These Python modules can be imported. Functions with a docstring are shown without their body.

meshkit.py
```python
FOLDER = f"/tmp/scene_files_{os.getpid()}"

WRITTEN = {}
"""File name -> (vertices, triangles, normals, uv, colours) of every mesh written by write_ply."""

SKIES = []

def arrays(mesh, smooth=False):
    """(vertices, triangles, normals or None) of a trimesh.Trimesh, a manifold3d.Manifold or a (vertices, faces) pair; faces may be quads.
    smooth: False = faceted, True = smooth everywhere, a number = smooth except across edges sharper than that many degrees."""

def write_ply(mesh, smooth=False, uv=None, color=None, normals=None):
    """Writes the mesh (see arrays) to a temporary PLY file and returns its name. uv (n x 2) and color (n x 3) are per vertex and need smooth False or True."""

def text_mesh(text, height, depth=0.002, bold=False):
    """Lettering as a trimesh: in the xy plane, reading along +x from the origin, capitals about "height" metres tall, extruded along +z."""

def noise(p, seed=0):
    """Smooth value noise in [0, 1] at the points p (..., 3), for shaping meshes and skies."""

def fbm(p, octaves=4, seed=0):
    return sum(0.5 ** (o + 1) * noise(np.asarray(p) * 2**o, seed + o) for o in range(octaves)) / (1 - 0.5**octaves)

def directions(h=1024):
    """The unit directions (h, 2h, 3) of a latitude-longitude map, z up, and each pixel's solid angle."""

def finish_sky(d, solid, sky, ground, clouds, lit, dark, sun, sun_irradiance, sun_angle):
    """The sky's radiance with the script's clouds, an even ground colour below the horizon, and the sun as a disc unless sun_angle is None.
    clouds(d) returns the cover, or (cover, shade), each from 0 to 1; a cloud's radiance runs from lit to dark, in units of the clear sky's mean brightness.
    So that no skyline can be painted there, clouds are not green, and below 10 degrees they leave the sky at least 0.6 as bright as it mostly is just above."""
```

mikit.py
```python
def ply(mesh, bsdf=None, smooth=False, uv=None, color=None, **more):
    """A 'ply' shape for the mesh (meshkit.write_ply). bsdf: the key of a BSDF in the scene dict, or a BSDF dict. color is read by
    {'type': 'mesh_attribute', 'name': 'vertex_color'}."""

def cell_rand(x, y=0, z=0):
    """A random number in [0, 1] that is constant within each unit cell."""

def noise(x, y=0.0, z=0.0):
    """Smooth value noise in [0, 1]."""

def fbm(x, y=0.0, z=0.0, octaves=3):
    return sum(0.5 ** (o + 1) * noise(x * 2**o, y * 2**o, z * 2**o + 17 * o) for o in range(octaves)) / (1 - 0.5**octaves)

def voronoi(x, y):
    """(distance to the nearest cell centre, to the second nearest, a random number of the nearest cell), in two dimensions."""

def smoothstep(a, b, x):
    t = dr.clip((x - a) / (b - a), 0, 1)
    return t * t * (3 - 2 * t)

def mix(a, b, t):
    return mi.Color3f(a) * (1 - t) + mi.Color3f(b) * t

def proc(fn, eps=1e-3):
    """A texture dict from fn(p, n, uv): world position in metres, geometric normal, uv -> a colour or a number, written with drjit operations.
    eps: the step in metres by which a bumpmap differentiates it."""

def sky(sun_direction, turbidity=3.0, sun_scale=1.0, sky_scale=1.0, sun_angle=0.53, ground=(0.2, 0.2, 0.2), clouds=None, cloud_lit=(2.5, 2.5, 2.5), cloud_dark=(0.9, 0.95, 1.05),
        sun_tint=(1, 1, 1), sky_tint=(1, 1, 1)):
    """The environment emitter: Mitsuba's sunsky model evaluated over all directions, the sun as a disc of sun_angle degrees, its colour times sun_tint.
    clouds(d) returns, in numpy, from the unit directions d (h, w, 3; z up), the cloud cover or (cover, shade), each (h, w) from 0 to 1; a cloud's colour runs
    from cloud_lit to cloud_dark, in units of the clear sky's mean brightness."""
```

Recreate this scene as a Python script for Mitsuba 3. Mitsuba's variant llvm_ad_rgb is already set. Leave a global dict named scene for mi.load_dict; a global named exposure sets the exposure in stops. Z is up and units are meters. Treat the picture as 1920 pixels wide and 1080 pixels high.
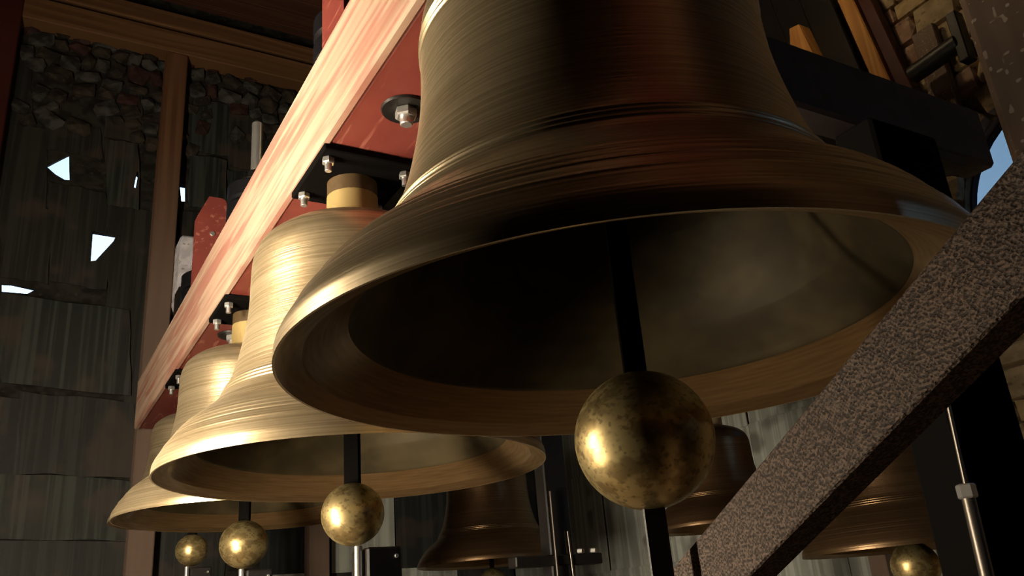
import math, random
import numpy as np
import trimesh
import drjit as dr
import mitsuba as mi
import manifold3d
from shapely.geometry import Polygon, box as sbox
from shapely.ops import unary_union
import mikit
import meshkit
from mikit import proc, noise, fbm, voronoi, smoothstep, mix, cell_rand

# ------------------------------------------------------------------ camera, sky, lamp, exposure
# the camera is the origin: X runs across the bell rows, Y along them, Z up (floor at -1.45)
T = mi.ScalarTransform4f
AX = np.array([[0.86574125, 0.11490723, 0.48712258],
               [-0.49426048, 0.34939598, 0.79600818],
               [-0.07873157, -0.92990257, 0.35928061]])      # rows: world axes in camera axes (right, down, forward)
FPX = 1600.29
exposure = 0.0
scene, labels = {}, {}
scene['camera'] = {'type': 'perspective', 'fov': 2 * math.degrees(math.atan(960 / FPX)), 'fov_axis': 'x', 'near_clip': 0.02,
                   'to_world': T().look_at(origin=[0, 0, 0], target=AX[:, 2].tolist(), up=(-AX[:, 1]).tolist())}
scene['sky'] = mikit.sky((0.62, 0.55, 0.55), turbidity=3.0, sun_scale=0.0, sky_scale=13.0)
LAMP_AT = np.array([-0.85, 2.50, 0.45])
LAMP_TO = np.array([0.95, 3.35, 0.5])
LAMP_POWER = 82.0
LAMP_COLOR = np.array([1.0, 0.83, 0.60])
BULB_AT = np.array([3.45, 2.75, 3.75])
BULB_POWER = 95.0
BULB_COLOR = np.array([1.0, 0.72, 0.40])

rnd = random.Random(7)
FLOOR, CEIL = -1.45, 5.55
XL, XR, YN, YF = -2.6, 4.6, -1.7, 6.9            # inner faces of the four walls


# ------------------------------------------------------------------ helpers
def at(u, v, axis, value):
    """The point of the plane axis = value that was measured at image position (u, v)."""
    d = AX @ np.array([(u - 960) / FPX, (v - 540) / FPX, 1.0])
    return d * (value / d[axis])


def lab(key, label=None, cat=None, group=None, kind=None):
    e = {}
    if label: e['label'] = label
    if cat: e['category'] = cat
    if group: e['group'] = group
    if kind: e['kind'] = kind
    labels[key] = e
    return key


def free(name):
    if name not in used: used.add(name); return name
    i = 1
    while f'{name}_{i:03d}' in used: i += 1
    used.add(f'{name}_{i:03d}')
    return f'{name}_{i:03d}'


used = set()


def thing(name, label, cat, group=None):
    return lab(free(name), label, cat, group)


def part(parent, name, mesh, bsdf, smooth=30, label=None, kind=None, **more):
    key = free(f'{parent}__{name}')
    scene[key] = mikit.ply(mesh, bsdf, smooth, **more)
    if label or kind: lab(key, label, kind=kind)
    return key


def hull(points):
    return trimesh.convex.convex_hull(np.asarray(points, float))


def bbox(x0, x1, y0, y1, z0, z1, b=0.004):
    b = min(b, (x1 - x0) / 2.2, (y1 - y0) / 2.2, (z1 - z0) / 2.2)
    p = []
    for x, sx in ((x0, 1), (x1, -1)):
        for y, sy in ((y0, 1), (y1, -1)):
            for z, sz in ((z0, 1), (z1, -1)):
                p += [(x + sx * b, y + sy * b, z), (x + sx * b, y, z + sz * b), (x, y + sy * b, z + sz * b)]
    return hull(p)


def frame(d, side):
    d = np.asarray(d, float); d = d / np.linalg.norm(d)
    s = np.asarray(side, float); s = s - d * (s @ d); s /= np.linalg.norm(s)
    return np.stack([d, s, np.cross(d, s)], 1)


def bar(p, q, w, h, side, b=0.004):
    """A bevelled bar from p to q; w along side, h along the third axis."""
    p, q = np.asarray(p, float), np.asarray(q, float)
    L = np.linalg.norm(q - p)
    m = bbox(0, L, -w / 2, w / 2, -h / 2, h / 2, b)
    M = np.eye(4); M[:3, :3] = frame(q - p, side); M[:3, 3] = p
    m.apply_transform(M)
    return m


def lathe(profile, n=64):
    return trimesh.creation.revolve(np.asarray(profile, float), sections=n)


def rod(p, q, r, n=20, b=0.15):
    p, q = np.asarray(p, float), np.asarray(q, float)
    L = np.linalg.norm(q - p); c = min(b * r, L / 3)
    m = lathe([(0, 0), (r - c, 0), (r, c), (r, L - c), (r - c, L), (0, L)], n)
    d = (q - p) / L
    side = [1, 0, 0] if abs(d[0]) < 0.9 else [0, 1, 0]
    F = frame(d, side)
    M = np.eye(4); M[:3, :3] = np.stack([F[:, 1], F[:, 2], F[:, 0]], 1); M[:3, 3] = p
    m.apply_transform(M)
    return m


def hexnut(x, y, z0, h, r):
    a = np.arange(6) * math.pi / 3 + 0.3
    c = h * 0.18
    p = [(x + rr * math.cos(t), y + rr * math.sin(t), zz) for t in a for rr, zz in ((r * .86, z0), (r, z0 + c), (r, z0 + h - c), (r * .86, z0 + h))]
    return hull(p)


def cat(*m):
    return trimesh.util.concatenate(list(m))


def moved(m, x=0, y=0, z=0):
    m = m.copy(); m.apply_translation([x, y, z]); return m


# ------------------------------------------------------------------ materials
def two(d): return {'type': 'twosided', 'bsdf': d}


def bump(d, fn, eps=1e-3, scale=1.0):
    return {'type': 'bumpmap', 'texture': proc(fn, eps), 'scale': scale, 'bsdf': d}


def bronze_col(p, n, uv):
    z = p.z
    fine = noise(z * 420, 3.1) * 0.6 + noise(z * 130, 9.7) * 0.4
    cloud = fbm(p.x * 5, p.y * 5, p.z * 7, 3)
    c = mix((0.52, 0.41, 0.245), (0.71, 0.58, 0.38), smoothstep(0.15, 0.85, fine))
    c = mix(c, (0.42, 0.31, 0.17), 0.4 * smoothstep(0.5, 0.72, cloud))
    return c


def bronze_bump(p, n, uv):
    return noise(p.z * 300, 1.3) * 0.00035


scene['bronze'] = two(bump({'type': 'principled', 'base_color': proc(bronze_col), 'metallic': 0.80, 'roughness': 0.36, 'specular': 0.5}, bronze_bump, 4e-4))
scene['bronze_shaded'] = two(bump({'type': 'principled', 'base_color': proc(lambda p, n, uv: bronze_col(p, n, uv) * mi.Color3f(.27, .215, .18)), 'metallic': 0.85, 'roughness': 0.36, 'specular': 0.5}, bronze_bump, 4e-4))  # bronze copy darkened to put shade on bells beyond the lamp


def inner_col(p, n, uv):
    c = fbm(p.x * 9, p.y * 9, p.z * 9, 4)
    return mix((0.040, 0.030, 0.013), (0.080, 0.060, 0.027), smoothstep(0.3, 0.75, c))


scene['bronze_lip'] = two({'type': 'principled', 'base_color': proc(lambda p, n, uv: mix((0.25, 0.155, 0.068), (0.36, 0.235, 0.115), noise(p.x * 16, p.y * 16, p.z * 300))), 'metallic': 0.75, 'roughness': 0.27, 'specular': 0.5})
scene['bronze_inside'] = two({'type': 'principled', 'base_color': proc(inner_col), 'metallic': 0.3, 'roughness': 0.6, 'specular': 0.4})  # coloured far darker than the shell, as the unlit inside


def ball_col(p, n, uv):
    a = fbm(p.x * 38, p.y * 38, p.z * 38, 4)
    b = fbm(p.x * 120 + 7, p.y * 120, p.z * 120, 2)
    c = mix((0.74, 0.59, 0.28), (0.46, 0.34, 0.15), smoothstep(0.42, 0.62, a))
    return mix(c, (0.25, 0.17, 0.07), 0.6 * smoothstep(0.58, 0.75, b))


scene['ball_brass'] = {'type': 'principled', 'base_color': proc(ball_col), 'metallic': 0.85, 'roughness': 0.36, 'specular': 0.5}
scene['stem_brass'] = two({'type': 'principled', 'base_color': {'type': 'rgb', 'value': [0.46, 0.34, 0.14]}, 'metallic': 0.3, 'roughness': 0.5})
scene['stem_dark'] = two({'type': 'principled', 'base_color': {'type': 'rgb', 'value': [0.10, 0.065, 0.03]}, 'metallic': 0.2, 'roughness': 0.5})
scene['chrome'] = {'type': 'principled', 'base_color': {'type': 'rgb', 'value': [0.75, 0.75, 0.74]}, 'metallic': 0.85, 'roughness': 0.34}
scene['dull_steel'] = {'type': 'principled', 'base_color': {'type': 'rgb', 'value': [0.22, 0.195, 0.17]}, 'metallic': 0.9, 'roughness': 0.4}
scene['black_iron'] = two({'type': 'principled', 'base_color': {'type': 'rgb', 'value': [0.012, 0.011, 0.011]}, 'metallic': 0.0, 'roughness': 0.45, 'specular': 0.4})
scene['black_matte'] = two({'type': 'principled', 'base_color': {'type': 'rgb', 'value': [0.006, 0.0055, 0.0055]}, 'roughness': 0.8, 'specular': 0.0})
scene['black_rubber'] = two({'type': 'principled', 'base_color': {'type': 'rgb', 'value': [0.008, 0.008, 0.01]}, 'roughness': 0.35, 'specular': 0.5})


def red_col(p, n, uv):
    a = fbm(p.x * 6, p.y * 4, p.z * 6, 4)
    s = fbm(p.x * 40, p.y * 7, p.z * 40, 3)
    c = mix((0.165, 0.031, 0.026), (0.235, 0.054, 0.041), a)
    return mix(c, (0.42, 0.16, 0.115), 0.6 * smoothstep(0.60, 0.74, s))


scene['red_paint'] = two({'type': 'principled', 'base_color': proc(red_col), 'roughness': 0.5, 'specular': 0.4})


def lit_salmon_col(p, n, uv):  # pale tone stands in for strong light on red paint, plus board grain
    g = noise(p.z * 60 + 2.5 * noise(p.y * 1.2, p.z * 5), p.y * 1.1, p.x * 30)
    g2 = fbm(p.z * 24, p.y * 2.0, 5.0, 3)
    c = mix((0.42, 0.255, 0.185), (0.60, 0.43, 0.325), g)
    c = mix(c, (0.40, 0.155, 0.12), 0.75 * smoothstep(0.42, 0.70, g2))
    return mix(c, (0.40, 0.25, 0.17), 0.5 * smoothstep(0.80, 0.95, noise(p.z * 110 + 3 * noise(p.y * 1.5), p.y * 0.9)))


scene['lit_salmon_wood'] = two({'type': 'principled', 'base_color': proc(lit_salmon_col), 'roughness': 0.55, 'specular': 0.35})


def timber_col(p, n, uv):
    s = p.x + p.y
    g = noise(s * 46 + 2 * noise(p.z * 1.5, s * 3), p.z * 1.2)
    c = mix((0.09, 0.041, 0.020), (0.155, 0.077, 0.039), g)
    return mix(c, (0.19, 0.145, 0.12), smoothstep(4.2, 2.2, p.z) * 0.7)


scene['timber'] = two({'type': 'principled', 'base_color': proc(timber_col), 'roughness': 0.75, 'specular': 0.2})


def rail_col(p, n, uv):
    g = noise(p.z * 46 + 2 * noise(p.x * 1.5, p.z * 3), p.x * 1.2)
    return mix((0.10, 0.05, 0.022), (0.18, 0.092, 0.042), g)


scene['rail_timber'] = two({'type': 'principled', 'base_color': proc(rail_col), 'roughness': 0.75, 'specular': 0.2})
scene['orange_timber'] = two({'type': 'principled', 'base_color': proc(lambda p, n, uv: mix((0.44, 0.20, 0.06), (0.60, 0.32, 0.10), noise((p.y + p.x) * 60, p.z * 2))), 'roughness': 0.65, 'specular': 0.25})


def dark_col(p, n, uv):
    g = noise(p.y * 40, p.x * 1.5, p.z * 40)
    return mix((0.045, 0.02, 0.014), (0.085, 0.036, 0.022), g)


scene['dark_plank'] = two({'type': 'principled', 'base_color': proc(dark_col), 'roughness': 0.7, 'specular': 0.2})
scene['dark_red'] = two({'type': 'principled', 'base_color': proc(lambda p, n, uv: mix((0.04, 0.008, 0.007), (0.07, 0.016, 0.013), fbm(p.x * 5, p.y * 5, p.z * 5))), 'roughness': 0.55, 'specular': 0.3})
scene['dark_steel'] = two({'type': 'principled', 'base_color': proc(lambda p, n, uv: mix((0.018, 0.014, 0.016), (0.05, 0.036, 0.036), fbm(p.x * 7, p.y * 7, p.z * 7, 3))), 'roughness': 0.5, 'specular': 0.4})


def grit(p):
    return fbm(p.x * 330, p.y * 330, p.z * 330, 3)


scene['gritty'] = two(bump({'type': 'principled', 'base_color': proc(lambda p, n, uv: mix((0.026, 0.017, 0.013), (0.19, 0.135, 0.105), smoothstep(0.34, 0.74, grit(p)))), 'roughness': 0.6, 'specular': 0.35},
                           lambda p, n, uv: grit(p) * 0.003, 5e-4))
scene['post_brown'] = two({'type': 'principled', 'base_color': proc(lambda p, n, uv: mix(mix((0.12, 0.075, 0.05), (0.17, 0.11, 0.075), fbm(p.y * 60, p.z * 10, p.x * 60)), (0.4, 0.33, 0.27), 0.8 * smoothstep(0.80, 0.86, noise(p.y * 130, p.z * 130, p.x * 130)))), 'roughness': 0.55, 'specular': 0.35})


def sheet_fn(k):
    dark, light, seed = k

    def fn(p, n, uv):
        s = p.x + p.y
        drip = noise(s * 34 + seed, p.z * 0.9) * 0.6 + noise(s * 90, p.z * 1.8 + seed) * 0.4
        blot = fbm(s * 4 + seed, p.z * 4, 1.0, 3)
        c = mix(dark, light, smoothstep(0.35, 0.72, drip) * 0.75 + 0.25 * blot)
        return mix(c, (0.05, 0.035, 0.028), 0.6 * smoothstep(0.55, 0.75, blot))
    return fn


SHEETS = {'sheet_green': ((0.009, 0.0115, 0.0105), (0.036, 0.043, 0.038), 1.0), 'sheet_grey': ((0.009, 0.011, 0.011), (0.028, 0.032, 0.031), 8.0),
          'sheet_dark': ((0.010, 0.0105, 0.010), (0.026, 0.027, 0.024), 15.0), 'sheet_pale': ((0.24, 0.26, 0.24), (0.42, 0.45, 0.42), 22.0)}
for k, v in SHEETS.items():
    scene[k] = two({'type': 'principled', 'base_color': proc(sheet_fn(v)), 'roughness': 0.6, 'specular': 0.35})


def stone_fn(a, b, seed):
    def fn(p, n, uv):
        g = fbm(p.x * 14 + seed, p.y * 14, p.z * 14, 4)
        c = mix(a, b, smoothstep(0.3, 0.7, g))
        return mix(c, (0.06, 0.05, 0.04), 0.5 * smoothstep(0.62, 0.8, fbm(p.x * 33, p.y * 33 + seed, p.z * 33, 2)))
    return fn


STONES = {'stone_buff': ((0.34, 0.26, 0.15), (0.50, 0.40, 0.25), 1), 'stone_ochre': ((0.40, 0.30, 0.15), (0.54, 0.42, 0.23), 5), 'stone_pink': ((0.34, 0.21, 0.15), (0.46, 0.32, 0.23), 9),
          'rubble_grey': ((0.018, 0.018, 0.017), (0.062, 0.062, 0.058), 3), 'rubble_red': ((0.024, 0.011, 0.010), (0.05, 0.023, 0.02), 6), 'rubble_brown': ((0.016, 0.013, 0.010), (0.045, 0.036, 0.028), 12)}
for k, v in STONES.items():
    scene[k] = two({'type': 'principled', 'base_color': proc(stone_fn(*v)), 'roughness': 0.85, 'specular': 0.2})
scene['mortar'] = two({'type': 'principled', 'base_color': proc(stone_fn((0.22, 0.17, 0.11), (0.34, 0.27, 0.18), 31)), 'roughness': 0.9, 'specular': 0.15})
scene['back_board'] = two({'type': 'principled', 'base_color': proc(stone_fn((0.012, 0.011, 0.010), (0.03, 0.028, 0.024), 41)), 'roughness': 0.9, 'specular': 0.15})
scene['floor_wood'] = two({'type': 'principled', 'base_color': proc(lambda p, n, uv: mix((0.06, 0.04, 0.025), (0.12, 0.08, 0.05), noise(p.x * 30, p.y * 1.5))), 'roughness': 0.7, 'specular': 0.25})
scene['whitewash'] = two({'type': 'principled', 'base_color': proc(stone_fn((0.60, 0.59, 0.66), (0.82, 0.81, 0.88), 51)), 'roughness': 0.85, 'specular': 0.2})
scene['pane_glass'] = {'type': 'thindielectric', 'specular_transmittance': {'type': 'rgb', 'value': [0.30, 0.36, 0.41]}}

# ------------------------------------------------------------------ the setting
scene['floor'] = mikit.ply(bbox(XL - .3, XR + .5, YN - .3, YF + .3, FLOOR - .1, FLOOR, .001), 'floor_wood'); lab('floor', kind='structure'); used.add('floor')
scene['ceiling'] = mikit.ply(bbox(XL - .3, XR + .5, YN - .3, YF + .3, CEIL, CEIL + .15, .001), 'dark_plank'); lab('ceiling', kind='structure'); used.add('ceiling')
y = 3.6
while y < YF - .05:
    part('ceiling', 'plank', bbox(XL, XR, y, min(y + .205, YF), CEIL - .03 - .008 * rnd.random(), CEIL + .01, .004), 'dark_plank')
    y += .215
# the back wall: boards with the torn holes that the daylight comes through
PX = lambda pts, Y: Polygon([tuple(at(u, v, 1, Y)[[0, 2]]) for u, v in pts])
HOLES = [PX(h, YF) for h in ([(87, 312), (112, 299), (130, 290), (131, 338), (121, 337), (104, 327)],
                              [(174, 436), (217, 443), (213, 452), (178, 490), (170, 491)],
                              [(3, 532), (22, 533), (67, 543), (51, 551), (3, 547)],
                              [(337, 348), (348, 350), (348, 378), (340, 378)],
                              [(256, 327), (259, 330), (254, 357), (250, 355)])]
holes = unary_union(HOLES)


def upright_panel(poly, y0, y1):
    """A shapely polygon in (x, z), extruded from y0 (front) to y1."""
    m = trimesh.creation.extrude_polygon(poly, y1 - y0, engine='earcut')
    M = np.array([[1, 0, 0, 0], [0, 0, -1, y1], [0, 1, 0, 0], [0, 0, 0, 1.0]])
    m.apply_transform(M)
    return m


scene['wall_back'] = mikit.ply(upright_panel(sbox(XL - .3, FLOOR - .1, XR + .5, CEIL + .15).difference(holes), YF, YF + .03), 'back_board')
lab('wall_back', kind='structure'); used.add('wall_back')


def back_sheet(px, depth, mat, jag=0.012):
    a, b = np.array(px[0], float), np.array(px[1], float)
    c = [(a[0], a[1]), (b[0], a[1] + .24 * (b[0] - a[0]) * (1 - a[1] / 1150)), (b[0], b[1]), (a[0], b[1] - .24 * (b[0] - a[0]) * (1 - b[1] / 1150))]
    q = [at(u, v, 1, YF)[[0, 2]] for u, v in c]
    pts = []
    for i in range(4):
        for s in np.linspace(0, 1, 5)[:-1]:
            pts.append((q[i] * (1 - s) + q[(i + 1) % 4] * s) + np.array([rnd.uniform(-jag, jag), rnd.uniform(-jag, jag)]))
    poly = Polygon(pts).buffer(0).difference(holes.buffer(.004))
    for g in getattr(poly, 'geoms', [poly]):
        if g.area > .01:
            part('wall_back', 'sheet', upright_panel(g, YF - depth, YF - depth + .006), mat, False)


for i, (px, dep, mat) in enumerate([
        (((195, 152), (268, 272)), .03, 'sheet_grey'), (((198, 264), (258, 398)), .045, 'sheet_green'), (((352, 185), (430, 296)), .03, 'sheet_green'),
        (((352, 292), (424, 402)), .045, 'sheet_green'), (((82, 225), (190, 300)), .02, 'sheet_dark'), (((0, 380), (92, 534)), .02, 'sheet_dark'), (((92, 345), (200, 545)), .025, 'sheet_dark'),
        (((0, 230), (88, 400)), .018, 'sheet_dark'), (((200, 385), (290, 600)), .02, 'sheet_dark'), (((0, 556), (243, 744)), .05, 'sheet_green'), (((38, 738), (252, 900)), .035, 'sheet_dark'),
        (((-60, 738), (40, 960)), .03, 'sheet_grey'), (((-60, 886), (245, 1018)), .05, 'sheet_green'), (((-60, 1010), (250, 1130)), .03, 'sheet_dark'),
        (((335, 395), (420, 540)), .02, 'sheet_dark'), (((425, 190), (520, 330)), .022, 'sheet_dark'), (((425, 320), (470, 470)), .02, 'sheet_grey'), (((230, 560), (280, 760)), .02, 'sheet_dark'),
        (((240, 750), (330, 960)), .02, 'sheet_dark'), (((262, 940), (420, 1090)), .02, 'sheet_grey'), (((-80, 60), (60, 240)), .02, 'sheet_dark')]):
    back_sheet(px, dep, mat)
# sheets of the far corner, seen between and below the bells
for i, x0 in enumerate(np.arange(1.75, 4.5, .56)):
    for j, z0 in enumerate(np.arange(-1.4, 3.0, .92)):
        w = min(.545, XR - x0 - .005)
        part('wall_back', 'sheet', bbox(x0, x0 + w, YF - .03 - .012 * ((i + j) % 2), YF - .02 - .012 * ((i + j) % 2), z0, z0 + .93, .002), ['sheet_grey', 'sheet_pale', 'sheet_grey', 'sheet_green'][(i * 3 + j) % 4 if z0 > 1.5 else (i + j) % 2], False)


def stone(cx, cy, cz, sx, sy, sz, rough=.16):
    """An uneven rubble stone: the hull of a jittered box with pillowed faces."""
    p = []
    for x in (-1, 1):
        for y in (-1, 1):
            for z in (-1, 1):
                p.append((x * sx * (.5 - rough * rnd.random() * .6), y * sy * (.42 - rough * rnd.random()), z * sz * (.5 - rough * rnd.random() * .6)))
    for k in range(3):
        for s in (-1, 1):
            v = [rnd.uniform(-.18, .18) * sx, rnd.uniform(-.18, .18) * sy, rnd.uniform(-.18, .18) * sz]
            v[k] = s * (.52 if k != 1 else .5) * (sx, sy, sz)[k]
            p.append(v)
    m = hull(p); m.apply_translation([cx, cy, cz])
    return m


def tilted(m, x, y, z):
    m.apply_transform(trimesh.transformations.rotation_matrix(rnd.uniform(-.6, .6), [0, 1, 0])); m.apply_translation([x, y, z])
    return m


# rubble showing in the upper strip of the back wall
xz = []
z = 3.95
while z < 4.95:
    x = -.35 + rnd.random() * .1
    h = rnd.uniform(.09, .15)
    while x < 2.35:
        w = rnd.uniform(.10, .22)
        if not holes.intersects(sbox(x - .03, z - .03, x + w + .03, z + h + .03)) and (z > 4.25 - .2 * math.sin(x * 4) or rnd.random() < .35):
            part('wall_back', 'stone', tilted(stone(0, 0, 0, w * .95, .10, h * rnd.uniform(.7, 1.1), .3), x + w / 2, YF - .022, z + h / 2 + rnd.uniform(-.03, .03)), rnd.choice(['rubble_grey', 'rubble_grey', 'rubble_brown', 'rubble_red', 'rubble_brown', 'rubble_grey', 'rubble_brown']), False)
        x += w
    z += h

# the right-hand wall of rubble stone, with its small arched opening
WT = .12
arc = [(1.92 + .555 * math.cos(t), 1.86 + .60 * math.sin(t)) for t in np.linspace(0, math.pi, 25)]
arch = Polygon([(2.475, 1.62)] + arc + [(1.365, 1.62)])


def side_panel(poly, x0, x1):
    """A shapely polygon in (y, z), extruded from x0 to x1."""
    m = trimesh.creation.extrude_polygon(poly, x1 - x0, engine='earcut')
    M = np.array([[0, 0, 1, x0], [1, 0, 0, 0], [0, 1, 0, 0], [0, 0, 0, 1.0]])
    m.apply_transform(M)
    return m


scene['wall_right'] = mikit.ply(side_panel(sbox(YN - .3, FLOOR - .1, YF, CEIL + .15).difference(arch), XR, XR + WT), 'mortar')
lab('wall_right', kind='structure'); used.add('wall_right')
keep_out = arch.buffer(.03)
z = .55
while z < 4.6:
    h = rnd.uniform(.11, .20)
    y = 1.15 + rnd.random() * .15
    while y < (2.62 if z > 2.2 else 3.1):
        w = rnd.uniform(.16, .36)
        if not keep_out.intersects(sbox(y + .01, z + .01, y + w - .01, z + h - .01)):
            s = stone(0, 0, 0, w * .97, .13, h * .95)
            s.apply_transform(np.array([[0, 1, 0, XR - .02], [1, 0, 0, y + w / 2], [0, 0, 1, z + h / 2], [0, 0, 0, 1.0]])); s.invert()
            part('wall_right', 'stone', s, rnd.choice(['stone_buff', 'stone_ochre', 'stone_buff', 'stone_pink']), False)
        y += w
    z += h
# arch stones around the opening
for t in np.linspace(.1, math.pi - .1, 11):
    c = np.array([1.92 + .64 * math.cos(t), 1.86 + .69 * math.sin(t)])
    s = stone(0, 0, 0, .17, .14, .15)
    s.apply_transform(np.array([[0, 1, 0, XR - .02], [math.cos(t), 0, -math.sin(t), c[0]], [math.sin(t), 0, math.cos(t), c[1]], [0, 0, 0, 1.0]]))
    part('wall_right', 'stone', s, 'stone_buff', False)
# pale sheets on the lower part of the right wall behind the second row
for i, y0 in enumerate(np.arange(3.15, 6.8, .62)):
    for j, z0 in enumerate((-1.42, -.55, .30, 1.15)):
        w = min(.605, YF - y0 - .06)
        part('wall_right', 'sheet', bbox(XR - .03 - .010 * ((i + j) % 2), XR - .018 - .010 * ((i + j) % 2), y0, y0 + w, z0, z0 + .86, .002), 'sheet_pale', False)
scene['window_1'] = mikit.ply(side_panel(arch, XR + .07, XR + .076), 'pane_glass'); lab('window_1', kind='structure'); used.add('window_1')
part('window_1', 'frame', side_panel(arch.difference(arch.buffer(-.012)), XR + .05, XR + .10), 'dark_plank', False)

# the two walls behind the camera: the near one has an added opening at the right for cool fill light
opening = sbox(3.7, 1.2, 4.3, 2.6)
scene['wall_front'] = mikit.ply(upright_panel(sbox(XL - .3, FLOOR - .1, XR + .5, CEIL + .15).difference(opening), YN - .3, YN), 'back_board'); lab('wall_front', kind='structure'); used.add('wall_front')
scene['wall_left'] = mikit.ply(bbox(XL - .3, XL, YN, YF, FLOOR - .1, CEIL + .1, .001), 'back_board'); lab('wall_left', kind='structure'); used.add('wall_left')

# ------------------------------------------------------------------ timber framing of the back wall
YP = 6.72
t = thing('wall_post', 'upright brown timber post on the back wall, behind the far end of the salmon beam', 'post')
part(t, 'shaft', bbox(.79, .965, YP, YF - .005, FLOOR, 4.86, .008), 'timber')
t = thing('wall_post', 'dark red-brown post at the top left edge of the picture', 'post')
part(t, 'shaft', bbox(-.52, -.325, YP - .05, YF - .02, FLOOR, 5.2, .008), 'dark_red')
t = thing('wall_post', 'reddish brown post low between the last two clapper balls of the front row', 'post')
part(t, 'shaft', bbox(2.09, 2.25, YP, YF - .03, FLOOR, 2.4, .008), 'timber')
t = thing('wall_rail', 'brown horizontal timber rail just above the upright post on the back wall', 'beam')
part(t, 'board', bbox(XL + .05, XR - .05, YP - .005, YF - .005, 4.862, 5.085, .010), 'rail_timber')
t = thing('wall_rail', 'upper brown timber rail, above the dark gap under the ceiling boards', 'beam')
part(t, 'board', bbox(XL + .05, XR - .05, YP + .02, YF - .005, 5.135, 5.30, .010), 'rail_timber')
t = thing('wall_post', 'narrow brown upright against the pale sheets, left of the bronze ball at lower right', 'post')
part(t, 'shaft', bbox(XR - .16, XR - .05, 3.40, 3.52, FLOOR, 1.4, .006), 'timber')
# orange timber jamb and black boards standing in for the dark recess beside it on the right wall
t = thing('timber_jamb', 'orange-lit timber jamb beside the stone wall at upper right', 'beam')
part(t, 'board', bar((XR - .15, 2.56, 2.45), (XR - .15, 2.86, 4.7), .12, .10, (1, 0, 0), .008), 'orange_timber')
part(t, 'rebate', bar((XR - .13, 2.465, 2.45), (XR - .13, 2.765, 4.7), .08, .085, (1, 0, 0), .006), 'dark_red', label='dark red rebate strip')
t = thing('recess_boards', 'black boards standing in for the dark recess left of the orange timber jamb', 'screen')
for k in range(9):
    y0 = 2.66 + k * .21
    part(t, 'board', bar((XR - .17, y0 + .1, 2.3), (XR - .17, y0 + .40, 4.75), .03, .205, (1, 0, 0), .004), 'black_iron')
t = thing('timber_block', 'small orange timber block above the dark cross beam', 'block')
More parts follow.
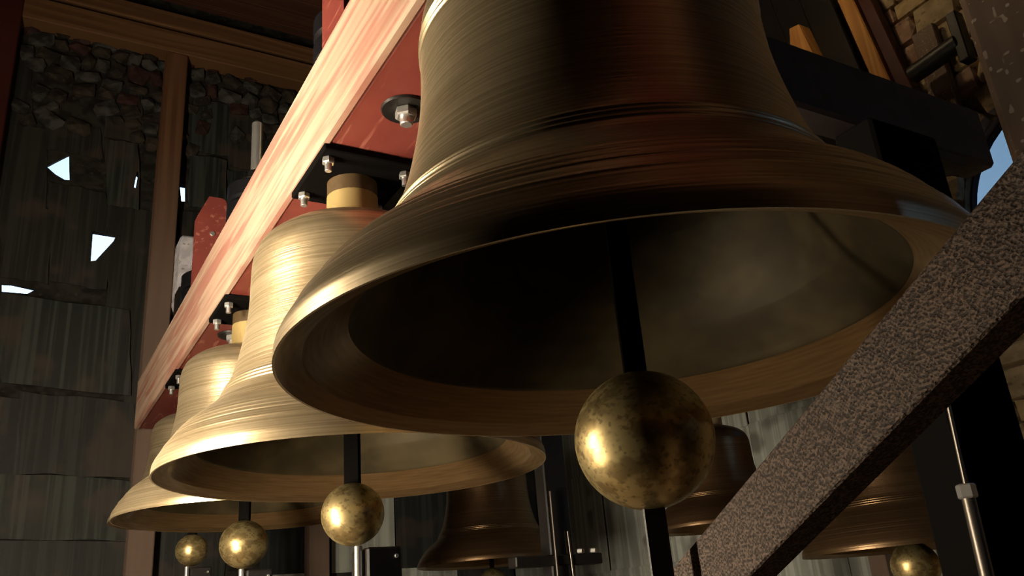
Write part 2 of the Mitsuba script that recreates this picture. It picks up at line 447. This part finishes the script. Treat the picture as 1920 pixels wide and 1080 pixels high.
part(t, 'body', hull([(XR - .29 + a, 3.08 + b, c) for a in (0, .1062) for b, c in ((-.1, 3.33), (.08, 3.36), (.03, 3.62), (-.05, 3.60))]), 'orange_timber', False)
# pipe and strap on the stone wall
t = thing('wall_strap', 'grey upright steel strap on the stone wall at top right', 'strap')
part(t, 'plate', bbox(XR - .145, XR - .09, 2.255, 2.40, 2.50, 3.10, .006), 'dull_strap' if False else 'post_brown')
t = thing('pipe_bracket', 'black pipe bracket sticking out over the grey strap at top right', 'bracket')
part(t, 'pipe', rod((XR - .26, 2.40, 2.78), (XR - .26, 2.08, 2.80), .055, 20), 'black_iron')
part(t, 'plate', bbox(XR - .30, XR - .22, 2.04, 2.10, 2.66, 2.98, .006), 'black_iron')
part(t, 'arm', rod((XR - .26, 2.09, 2.80), (XR - .08, 2.09, 2.80), .04, 16), 'black_iron')

# ------------------------------------------------------------------ bells
def outer_profile(band):
    """Outer profile of a bell of lip radius 1: (radius, height), lip to crown, with its turned mouldings."""
    from scipy.interpolate import PchipInterpolator
    zc = [0.0, .035, .10, .22, .38, .60, .90, 1.16, 1.26, 1.34, 1.40, 1.44]
    rc = [1.0, .998, .968, .880, .705, .616, .566, .556, .525, .44, .30, .155]
    z = np.unique(np.concatenate([np.linspace(0, .12, 13), np.arange(.12, .48, .0035), np.arange(.48, 1.04, .02), np.arange(1.04, 1.14, .0035), np.linspace(1.14, 1.44, 24)]))
    r = PchipInterpolator(zc, rc)(z)
    rings = [(.445, .006, .0055), (.425, .006, .0065), (.405, .006, .0055), (.300, .004, -.004), (.235, .005, .0025), (.215, .006, .003), (.195, .005, .0025), (.165, .004, -.003), (.13, .005, .002)]
    if band: rings += [(1.07, .006, .006), (1.09, .006, .007), (1.11, .006, .006)]
    for c, w, h in rings:
        r = r + h * np.exp(-((z - c) / w) ** 2)
    return np.stack([r, z], 1)


OUT, OUT_BAND = outer_profile(False), outer_profile(True)
LIP = np.array([(.80, .130), (.918, .034), (.926, .030), (.993, .0005), (.998, .0005)])
INN = np.array([(.13, 1.37), (.30, 1.33), (.42, 1.26), (.485, 1.16), (.50, .90), (.545, .60), (.61, .40), (.68, .27), (.745, .190), (.78, .15), (.79, .136), (.80, .130)])


def fine(p, n):
    d = np.concatenate([[0], np.cumsum(np.linalg.norm(np.diff(p, axis=0), axis=1))])
    s = np.unique(np.concatenate([np.linspace(0, d[-1], n), d]))
    return np.stack([np.interp(s, d, p[:, 0]), np.interp(s, d, p[:, 1])], 1)


def make_bell(x, y, z, R, top, label, group=None, sections=160, stem=True, metal='bronze'):
    t = thing('bell', label, 'bell', group)
    o = lathe(np.vstack([LIP[3:], OUT_BAND if R > .61 else OUT, [(.0, 1.445)]]) * R, sections)
    part(t, 'shell', moved(o, x, y, z), metal, 40)
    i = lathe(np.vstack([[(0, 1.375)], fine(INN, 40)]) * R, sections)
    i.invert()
    part(t, 'inner_wall', moved(i, x, y, z), 'bronze_inside', 40, label='bronze inside of the bell, coloured dark as unlit')
    l = lathe(LIP[:4] * R, sections); l.invert()
    part(t, 'lip', moved(l, x, y, z), 'bronze_lip', 25, label='turned inner lip of the bell')
    if stem:
        z0 = z + 1.42 * R
        r = .152 * (R / .6) ** .35 * .6
        zm = max(z0 + .03, top - .056)
        part(t, 'stem', moved(lathe([(0, z0), (r, z0), (r * .98, zm), (0, zm)], 48), x, y), 'stem_brass', label='plain yellow brass stem')
    return t


def make_clapper(x, y, zt, zb, rb, w, label, group, tail=.35, side=None, chrome=False, squash=1.0):
    """strap from zt down to the ball at zb, ball radius rb, tail bar below."""
    t = thing('clapper', label, 'clapper', group)
    d = np.array([math.cos(.66), -math.sin(.66), 0])           # the flat of the strap
    part(t, 'strap', bar((x, y, zb + rb * .8), (x, y, zt), w, w * .45, d, .003), 'black_matte', label='flat black strap')
    th = np.linspace(0, math.pi, 33)
    prof = np.stack([rb * np.sin(th), zb - rb * squash * np.cos(th)], 1); prof[0, 0] = prof[-1, 0] = 0
    part(t, 'ball', moved(lathe(prof, 56), x, y), 'ball_brass', 60, label='mottled brass ball')
    if tail:
        part(t, 'tail', bar((x, y, zb - rb * .85 - tail), (x, y, zb - rb * .9), w * .9, w * .55, d, .003), 'black_iron', label='black tail bar')
    return t


G1, G2 = 'bells hanging from the salmon beam', 'clappers of the front row'
FX = .947
BEAM_B, BEAM_T = 1.50, 1.865
PLATE = 1.478                                              # underside of the hanger plates
FRONT = [(1.168, .41, .6195, 'largest bronze bell in the foreground, filling the upper right of the picture'),
         (2.575, .458, .5975, 'second bronze bell of the front row, brightly lit, directly behind the largest bell'),
         (4.01, .515, .552, 'third bronze bell of the front row, peeking out left of the second bell'),
         (5.28, .66, .44, 'fourth and farthest bronze bell of the front row, left of the third bell')]
for y, z, R, l in FRONT:
    make_bell(FX, y, z, R, PLATE, l, G1)
CL = [(FX + .012, 1.168, 1.15, .272, .122, .042, 'large brass-balled clapper hanging in the largest bell'),
      (FX - .012, 2.575, 1.1, .335, .096, .05, 'brass-balled clapper under the second bell, left of centre'),
      (FX, 4.01, 1.1, .398, .105, .05, 'brass-balled clapper under the third bell, second ball from the left'),
      (FX + .01, 5.28, 1.1, .500, .088, .05, 'leftmost and smallest brass-balled clapper of the front row')]
for k, (x, y, zt, zb, rb, w, l) in enumerate(CL):
    make_clapper(x, y, zt, zb, rb, w, l, G2, tail=.22 if k == 0 else 0, squash=.985)

# ------------------------------------------------------------------ the salmon beam and what hangs from it
t = thing('main_beam', 'long salmon-toned beam running diagonally into the distance above the front row', 'beam')
part(t, 'front_board', bbox(.766, .802, -.35, 6.70, BEAM_B, BEAM_T, .008), 'lit_salmon_wood', label='grained front board, paled as if strongly lit')
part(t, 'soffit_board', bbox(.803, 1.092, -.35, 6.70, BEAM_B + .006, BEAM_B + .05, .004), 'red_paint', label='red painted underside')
part(t, 'back_board', bbox(1.092, 1.128, -.35, 6.70, BEAM_B, BEAM_T, .008), 'lit_salmon_wood')
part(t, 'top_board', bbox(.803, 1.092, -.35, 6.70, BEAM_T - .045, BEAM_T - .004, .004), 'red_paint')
names = ['above the largest bell', 'above the second bell', 'above the third bell', 'above the fourth bell']
for (y, z, R, l), nm in zip(FRONT, names):
    r = .152 * (R / .6) ** .35 * .6 * .97
    t = thing('hanger_plate', f'black hanger plate with steel nuts under the beam {nm}', 'hanger', 'hanger plates under the salmon beam')
    w = .175 if R > .58 else .165
    part(t, 'plate', bbox(FX - .168, FX + .168, y - w - .03, y + w, PLATE, BEAM_B + .004, .004), 'black_matte')
    part(t, 'collar', moved(lathe([(0, PLATE - .056), (r, PLATE - .056), (r, PLATE + .002), (0, PLATE + .002)], 48), FX, y), 'stem_dark', label='dark brass collar')
    for sx in (-1, 1):
        for sy in (-1, 1):
            part(t, 'nut', cat(hexnut(FX + sx * .138, y + sy * (w - .04) - .015, PLATE - .022, .023, .022), rod((FX + sx * .138, y + sy * (w - .04) - .015, PLATE - .05), (FX + sx * .138, y + sy * (w - .04) - .015, PLATE - .02), .012, 14)), 'chrome', label='bright steel nut')
    t = thing('rubber_mount', f'black rubber mount with chrome rod on top of the beam {nm}', 'mount', 'rubber mounts on the salmon beam')
    for j in range(3):
        part(t, 'ring', moved(lathe([(0, 0), (.125, 0), (.138, .012), (.138, .088), (.125, .10), (0, .10)], 40), FX, y, BEAM_T - .004 + j * .108), 'black_rubber')
    part(t, 'washer', moved(lathe([(0, 0), (.09, 0), (.09, .015), (0, .015)], 32), FX, y, BEAM_T + .322), 'dull_steel')
    part(t, 'nut', hexnut(FX, y, BEAM_T + .335, .075, .045), 'black_iron')
    part(t, 'threaded_rod', rod((FX, y, BEAM_T + .40), (FX, y, BEAM_T + .72), .028, 20, .6), 'chrome', label='chrome rod')
# recessed bolts in the underside of the beam, between the bells
for y, l in ((2.09, 'between the largest and second bells'), (3.25, 'between the second and third bells'), (4.40, 'beyond the third bell')):
    t = thing('recessed_bolt', f'steel bolt in a black socket under the beam {l}', 'bolt', 'recessed bolts under the salmon beam')
    part(t, 'socket', moved(lathe([(.028, 0), (.065, -.004), (.075, -.004), (.078, .004), (.06, .006), (.028, .004)], 32), FX, y, BEAM_B), 'black_iron')
    part(t, 'bolt', cat(hexnut(FX, y, BEAM_B - .03, .032, .036), rod((FX, y, BEAM_B - .055), (FX, y, BEAM_B - .025), .02, 16)), 'chrome', label='bright steel bolt')
# lugs standing on the beam
def lug(y, w, top, label, thick=.07):
    t = thing('beam_lug', label, 'lug', 'upright lugs on the salmon beam')
    p = [(.766, BEAM_T - .003), (.766 + w, BEAM_T - .003), (.766 + w, top - .06)]
    p += [(.766 + w - .035 + .035 * math.cos(a), top - .035 + .035 * math.sin(a)) for a in np.linspace(0, math.pi / 2, 5)]
    p += [(.766 + .06, top), (.766, top - .14)]
    part(t, 'plate', upright_panel(Polygon(p), y, y + thick), 'red_paint', False)
    for dz in (.12, .3):
        part(t, 'rivet', rod((.766 + w * .55, y - .008, BEAM_T + dz), (.766 + w * .55, y + .01, BEAM_T + dz), .014, 14), 'chrome')


lug(4.60, .16, 2.40, 'salmon-red lug with rounded top standing on the beam, left of the third rubber mount')
lug(2.14, .16, 2.40, 'salmon-red lug on the beam at the top edge of the picture', .22)

# ------------------------------------------------------------------ near post and brace
D = np.array([0.1701138, 0.90713255, -0.38493093]); NRM = np.array([.982867, -.18431622, 0.0])
UP = np.cross(NRM, D); UP = UP if UP[2] > 0 else -UP
U = np.array([.90, .576, .328])                            # a point of the upper front edge
BW, BT = .113, .055
c0 = U - UP * BW / 2 + NRM * BT / 2
t = thing('diagonal_brace', 'coarse gritty brown brace slanting across the lower right foreground', 'brace')
part(t, 'bar', bar(c0 - D * .36, c0 + D * 4.55, BW, BT, UP, .003), 'gritty')
t = thing('frame_post', 'plain brown frame post at the right edge in the foreground', 'post')
part(t, 'shaft', bbox(.93, 1.05, .07, .4375, FLOOR, BEAM_B - .002, .012), 'post_brown')

# ------------------------------------------------------------------ cross beam, second row
t = thing('cross_beam', 'dark cross beam at upper right, behind the largest bell', 'beam')
part(t, 'beam', bbox(1.13, 3.10, 1.50, 1.62, 1.44, 1.69, .012), 'dark_steel')
t = thing('frame_post', 'broad black upright post in the lower right corner', 'post')
part(t, 'shaft', bbox(2.31, 2.66, 1.45, 1.60, FLOOR, 1.44, .01), 'black_matte')
part(t, 'bolt', rod((2.52, 1.44, 1.15), (2.52, 1.47, 1.15), .022, 14), 'chrome')
t = thing('second_beam', 'dark red beam above the second row of bells', 'beam')
part(t, 'beam', bbox(2.72, 3.08, 1.93, 6.6, 1.09, 1.40, .01), 'dark_red')
part(t, 'plate', bbox(2.74, 2.90, 1.50, 2.1, 1.40, 1.44, .004), 'black_iron')
t = thing('beam_lug', 'dark red upright lug on the second beam, seen below the dark cross beam', 'lug')
part(t, 'plate', bbox(2.74, 2.80, 2.10, 2.62, 1.398, 2.02, .006), 'red_paint')
G3, G4 = 'bells of the second row', 'clappers of the second row'
SX = 2.9
SECOND = [(2.10, .12, .385, 'bronze bell coloured as shaded at lower right, between the gritty brace and the black post'),
          (3.05, .31, .33, 'small bronze bell coloured as shaded just right of the large clapper ball'),
          (5.30, .35, .50, 'bronze bell coloured as shaded at bottom centre, under the second bell of the front row')]
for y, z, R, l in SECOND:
    make_bell(SX, y, z, R, 1.09, l, G3, 112, metal='bronze_shaded')
for (y, z, R, l), rb, lb, dz in zip(SECOND, (.085, .06, .09), ('dark brass clapper ball under the bell at lower right', 'small clapper under the small dark bell right of the large ball', 'clapper under the dark bell at bottom centre'), (.06, .09, .12)):
    make_clapper(SX, y, z + R * 1.2, z - dz, rb, .03, lb, G4, tail=.12)

# ------------------------------------------------------------------ strikers, rods, black uprights
t = thing('tie_rod', 'thin steel tie rod with a turnbuckle, before the black post at lower right', 'rod')
a, b_, c = at(1766, 705, 1, 1.34), at(1815, 930, 1, 1.34), at(1862, 1130, 1, 1.34)
part(t, 'rod', rod(a, b_, .006, 12), 'dull_steel')
part(t, 'nut', hull(np.vstack([rod(b_ + (0, 0, -.006), b_ + (0, 0, .03), .024, 6).vertices])), 'chrome', False, label='bright nut')
part(t, 'sleeve', rod(c + (c - b_) * 2.0, b_, .017, 18), 'dull_steel', label='thicker lower sleeve')
t = thing('striker_post', 'black upright post left of the large clapper ball', 'post')
part(t, 'shaft', bbox(2.04, 2.16, 3.20, 3.28, FLOOR, .86, .006), 'black_iron')
part(t, 'edge_rod', rod((2.055, 3.185, -.8), (2.055, 3.185, .5), .006, 12), 'dull_steel', label='thin steel rod')
part(t, 'arm', bbox(1.86, 2.30, 3.19, 3.26, .19, .235, .005), 'black_iron')
for x in (2.19, 2.26):
    part(t, 'nut', hexnut(x, 3.20, .236, .02, .02), 'chrome', False)
part(t, 'edge_rod', rod((2.175, 3.19, -.8), (2.13, 3.19, .33), .005, 12), 'dull_steel')
# the black striker boxes under the front clappers
for y, zb, x0, nm in ((2.575, .335 - .096, FX, 'second bell'), (4.01, .398 - .105, FX, 'third bell'), (5.28, .50 - .088, FX, 'fourth bell')):
    t = thing('striker_box', f'black striker box with a chrome rod under the clapper of the {nm}', 'striker', 'striker boxes under the front clappers')
    part(t, 'box', bbox(x0 - .005, x0 + .105, y - .10, y + .04, FLOOR + .02, zb - .012, .006), 'black_iron')
    part(t, 'rod', rod((x0 - .022, y - .07, FLOOR + .02), (x0 - .022, y - .07, zb - .005), .012, 18), 'chrome', label='chrome rod')
    part(t, 'base', bbox(x0 - .1, x0 + .16, y - .14, y + .08, FLOOR, FLOOR + .03, .004), 'black_iron')
    part(t, 'screw', rod((x0 + .085, y - .108, zb - .04), (x0 + .085, y - .09, zb - .04), .006, 12), 'chrome')

# whitewashed block and black lever by the far end of the beam
t = thing('stone_block', 'pale whitewashed block beside the wall post, behind the far end of the beam', 'block')
part(t, 'body', bbox(.97, 1.22, 6.50, 6.88, 2.47, 3.02, .02), 'whitewash')
t = thing('lever_arm', 'black lever arm in front of the pale whitewashed block', 'lever')
part(t, 'plate', hull([(1.06 + a, 6.40 + b, c) for b in (0, .05) for a, c in ((0, 2.62), (0, 2.78), (.05, 2.84), (.18, 2.95), (.22, 2.6), (.1, 2.5))]), 'black_iron', False)
part(t, 'box', bbox(.95, 1.20, 6.30, 6.48, 2.16, 2.50, .006), 'black_iron')
part(t, 'foot', bbox(.95, 1.20, 6.34, 6.46, BEAM_T, 2.16, .006), 'black_iron')

# ------------------------------------------------------------------ added lamp, standing in for the unseen light source left of the view
t = thing('added_lamp', 'added tall lamp with three heads on a tripod mast, standing in for the unseen source left of the bells', 'lamp')
d = (LAMP_TO - LAMP_AT) / np.linalg.norm(LAMP_TO - LAMP_AT)
F = frame(d, (0, 0, 1))


def lampmesh(m):
    M = np.eye(4); M[:3, :3] = np.stack([F[:, 2], F[:, 1], F[:, 0]], 1); M[:3, 3] = LAMP_AT
    if np.linalg.det(M[:3, :3]) < 0: M[:3, 0] *= -1
    m = m.copy(); m.apply_transform(M); return m


for k in (-.76, 0, .76):
    h = part(t, 'head', lampmesh(bbox(-.22, .22, k - .33, k + .33, -.14, -.012, .02)), 'black_iron')
    lens = trimesh.Trimesh([(-.19, k - .30, 0), (.19, k - .30, 0), (.19, k + .30, 0), (-.19, k + .30, 0)], [[0, 1, 2], [0, 2, 3]], process=False)
    key = part(h, 'lens', lampmesh(lens), 'black_iron', False)
    scene[key]['emitter'] = {'type': 'area', 'radiance': {'type': 'rgb', 'value': (LAMP_COLOR * LAMP_POWER).tolist()}}
part(t, 'mast', rod(LAMP_AT - d * .17 - (0, 0, 1.3), LAMP_AT - d * .17 + (0, 0, 1.0), .022, 16), 'dull_steel')
base = LAMP_AT - d * .17 - (0, 0, 1.25)
for a in (0, 2.1, 4.2):
    part(t, 'leg', rod(base + (0, 0, -.12), (base[0] + .4 * math.cos(a), base[1] + .4 * math.sin(a), FLOOR + .005), .012, 12), 'black_iron')

# a bulb added out of view under the roof, to warm the stone wall
t = thing('added_bulb', 'added warm bulb on a cord, out of view above the stone wall', 'lamp')
part(t, 'cord', rod(BULB_AT + (0, 0, .11), (BULB_AT[0], BULB_AT[1], CEIL + .005), .006, 10), 'black_rubber')
part(t, 'socket', rod(BULB_AT + (0, 0, .05), BULB_AT + (0, 0, .12), .025, 20), 'black_iron')
key = part(t, 'bulb', moved(lathe([(0, -.06), (.03, -.052), (.05, -.02), (.05, .005), (.03, .04), (.018, .055), (0, .055)], 24), *BULB_AT), 'black_iron', False)
scene[key]['emitter'] = {'type': 'area', 'radiance': {'type': 'rgb', 'value': (BULB_COLOR * BULB_POWER).tolist()}}
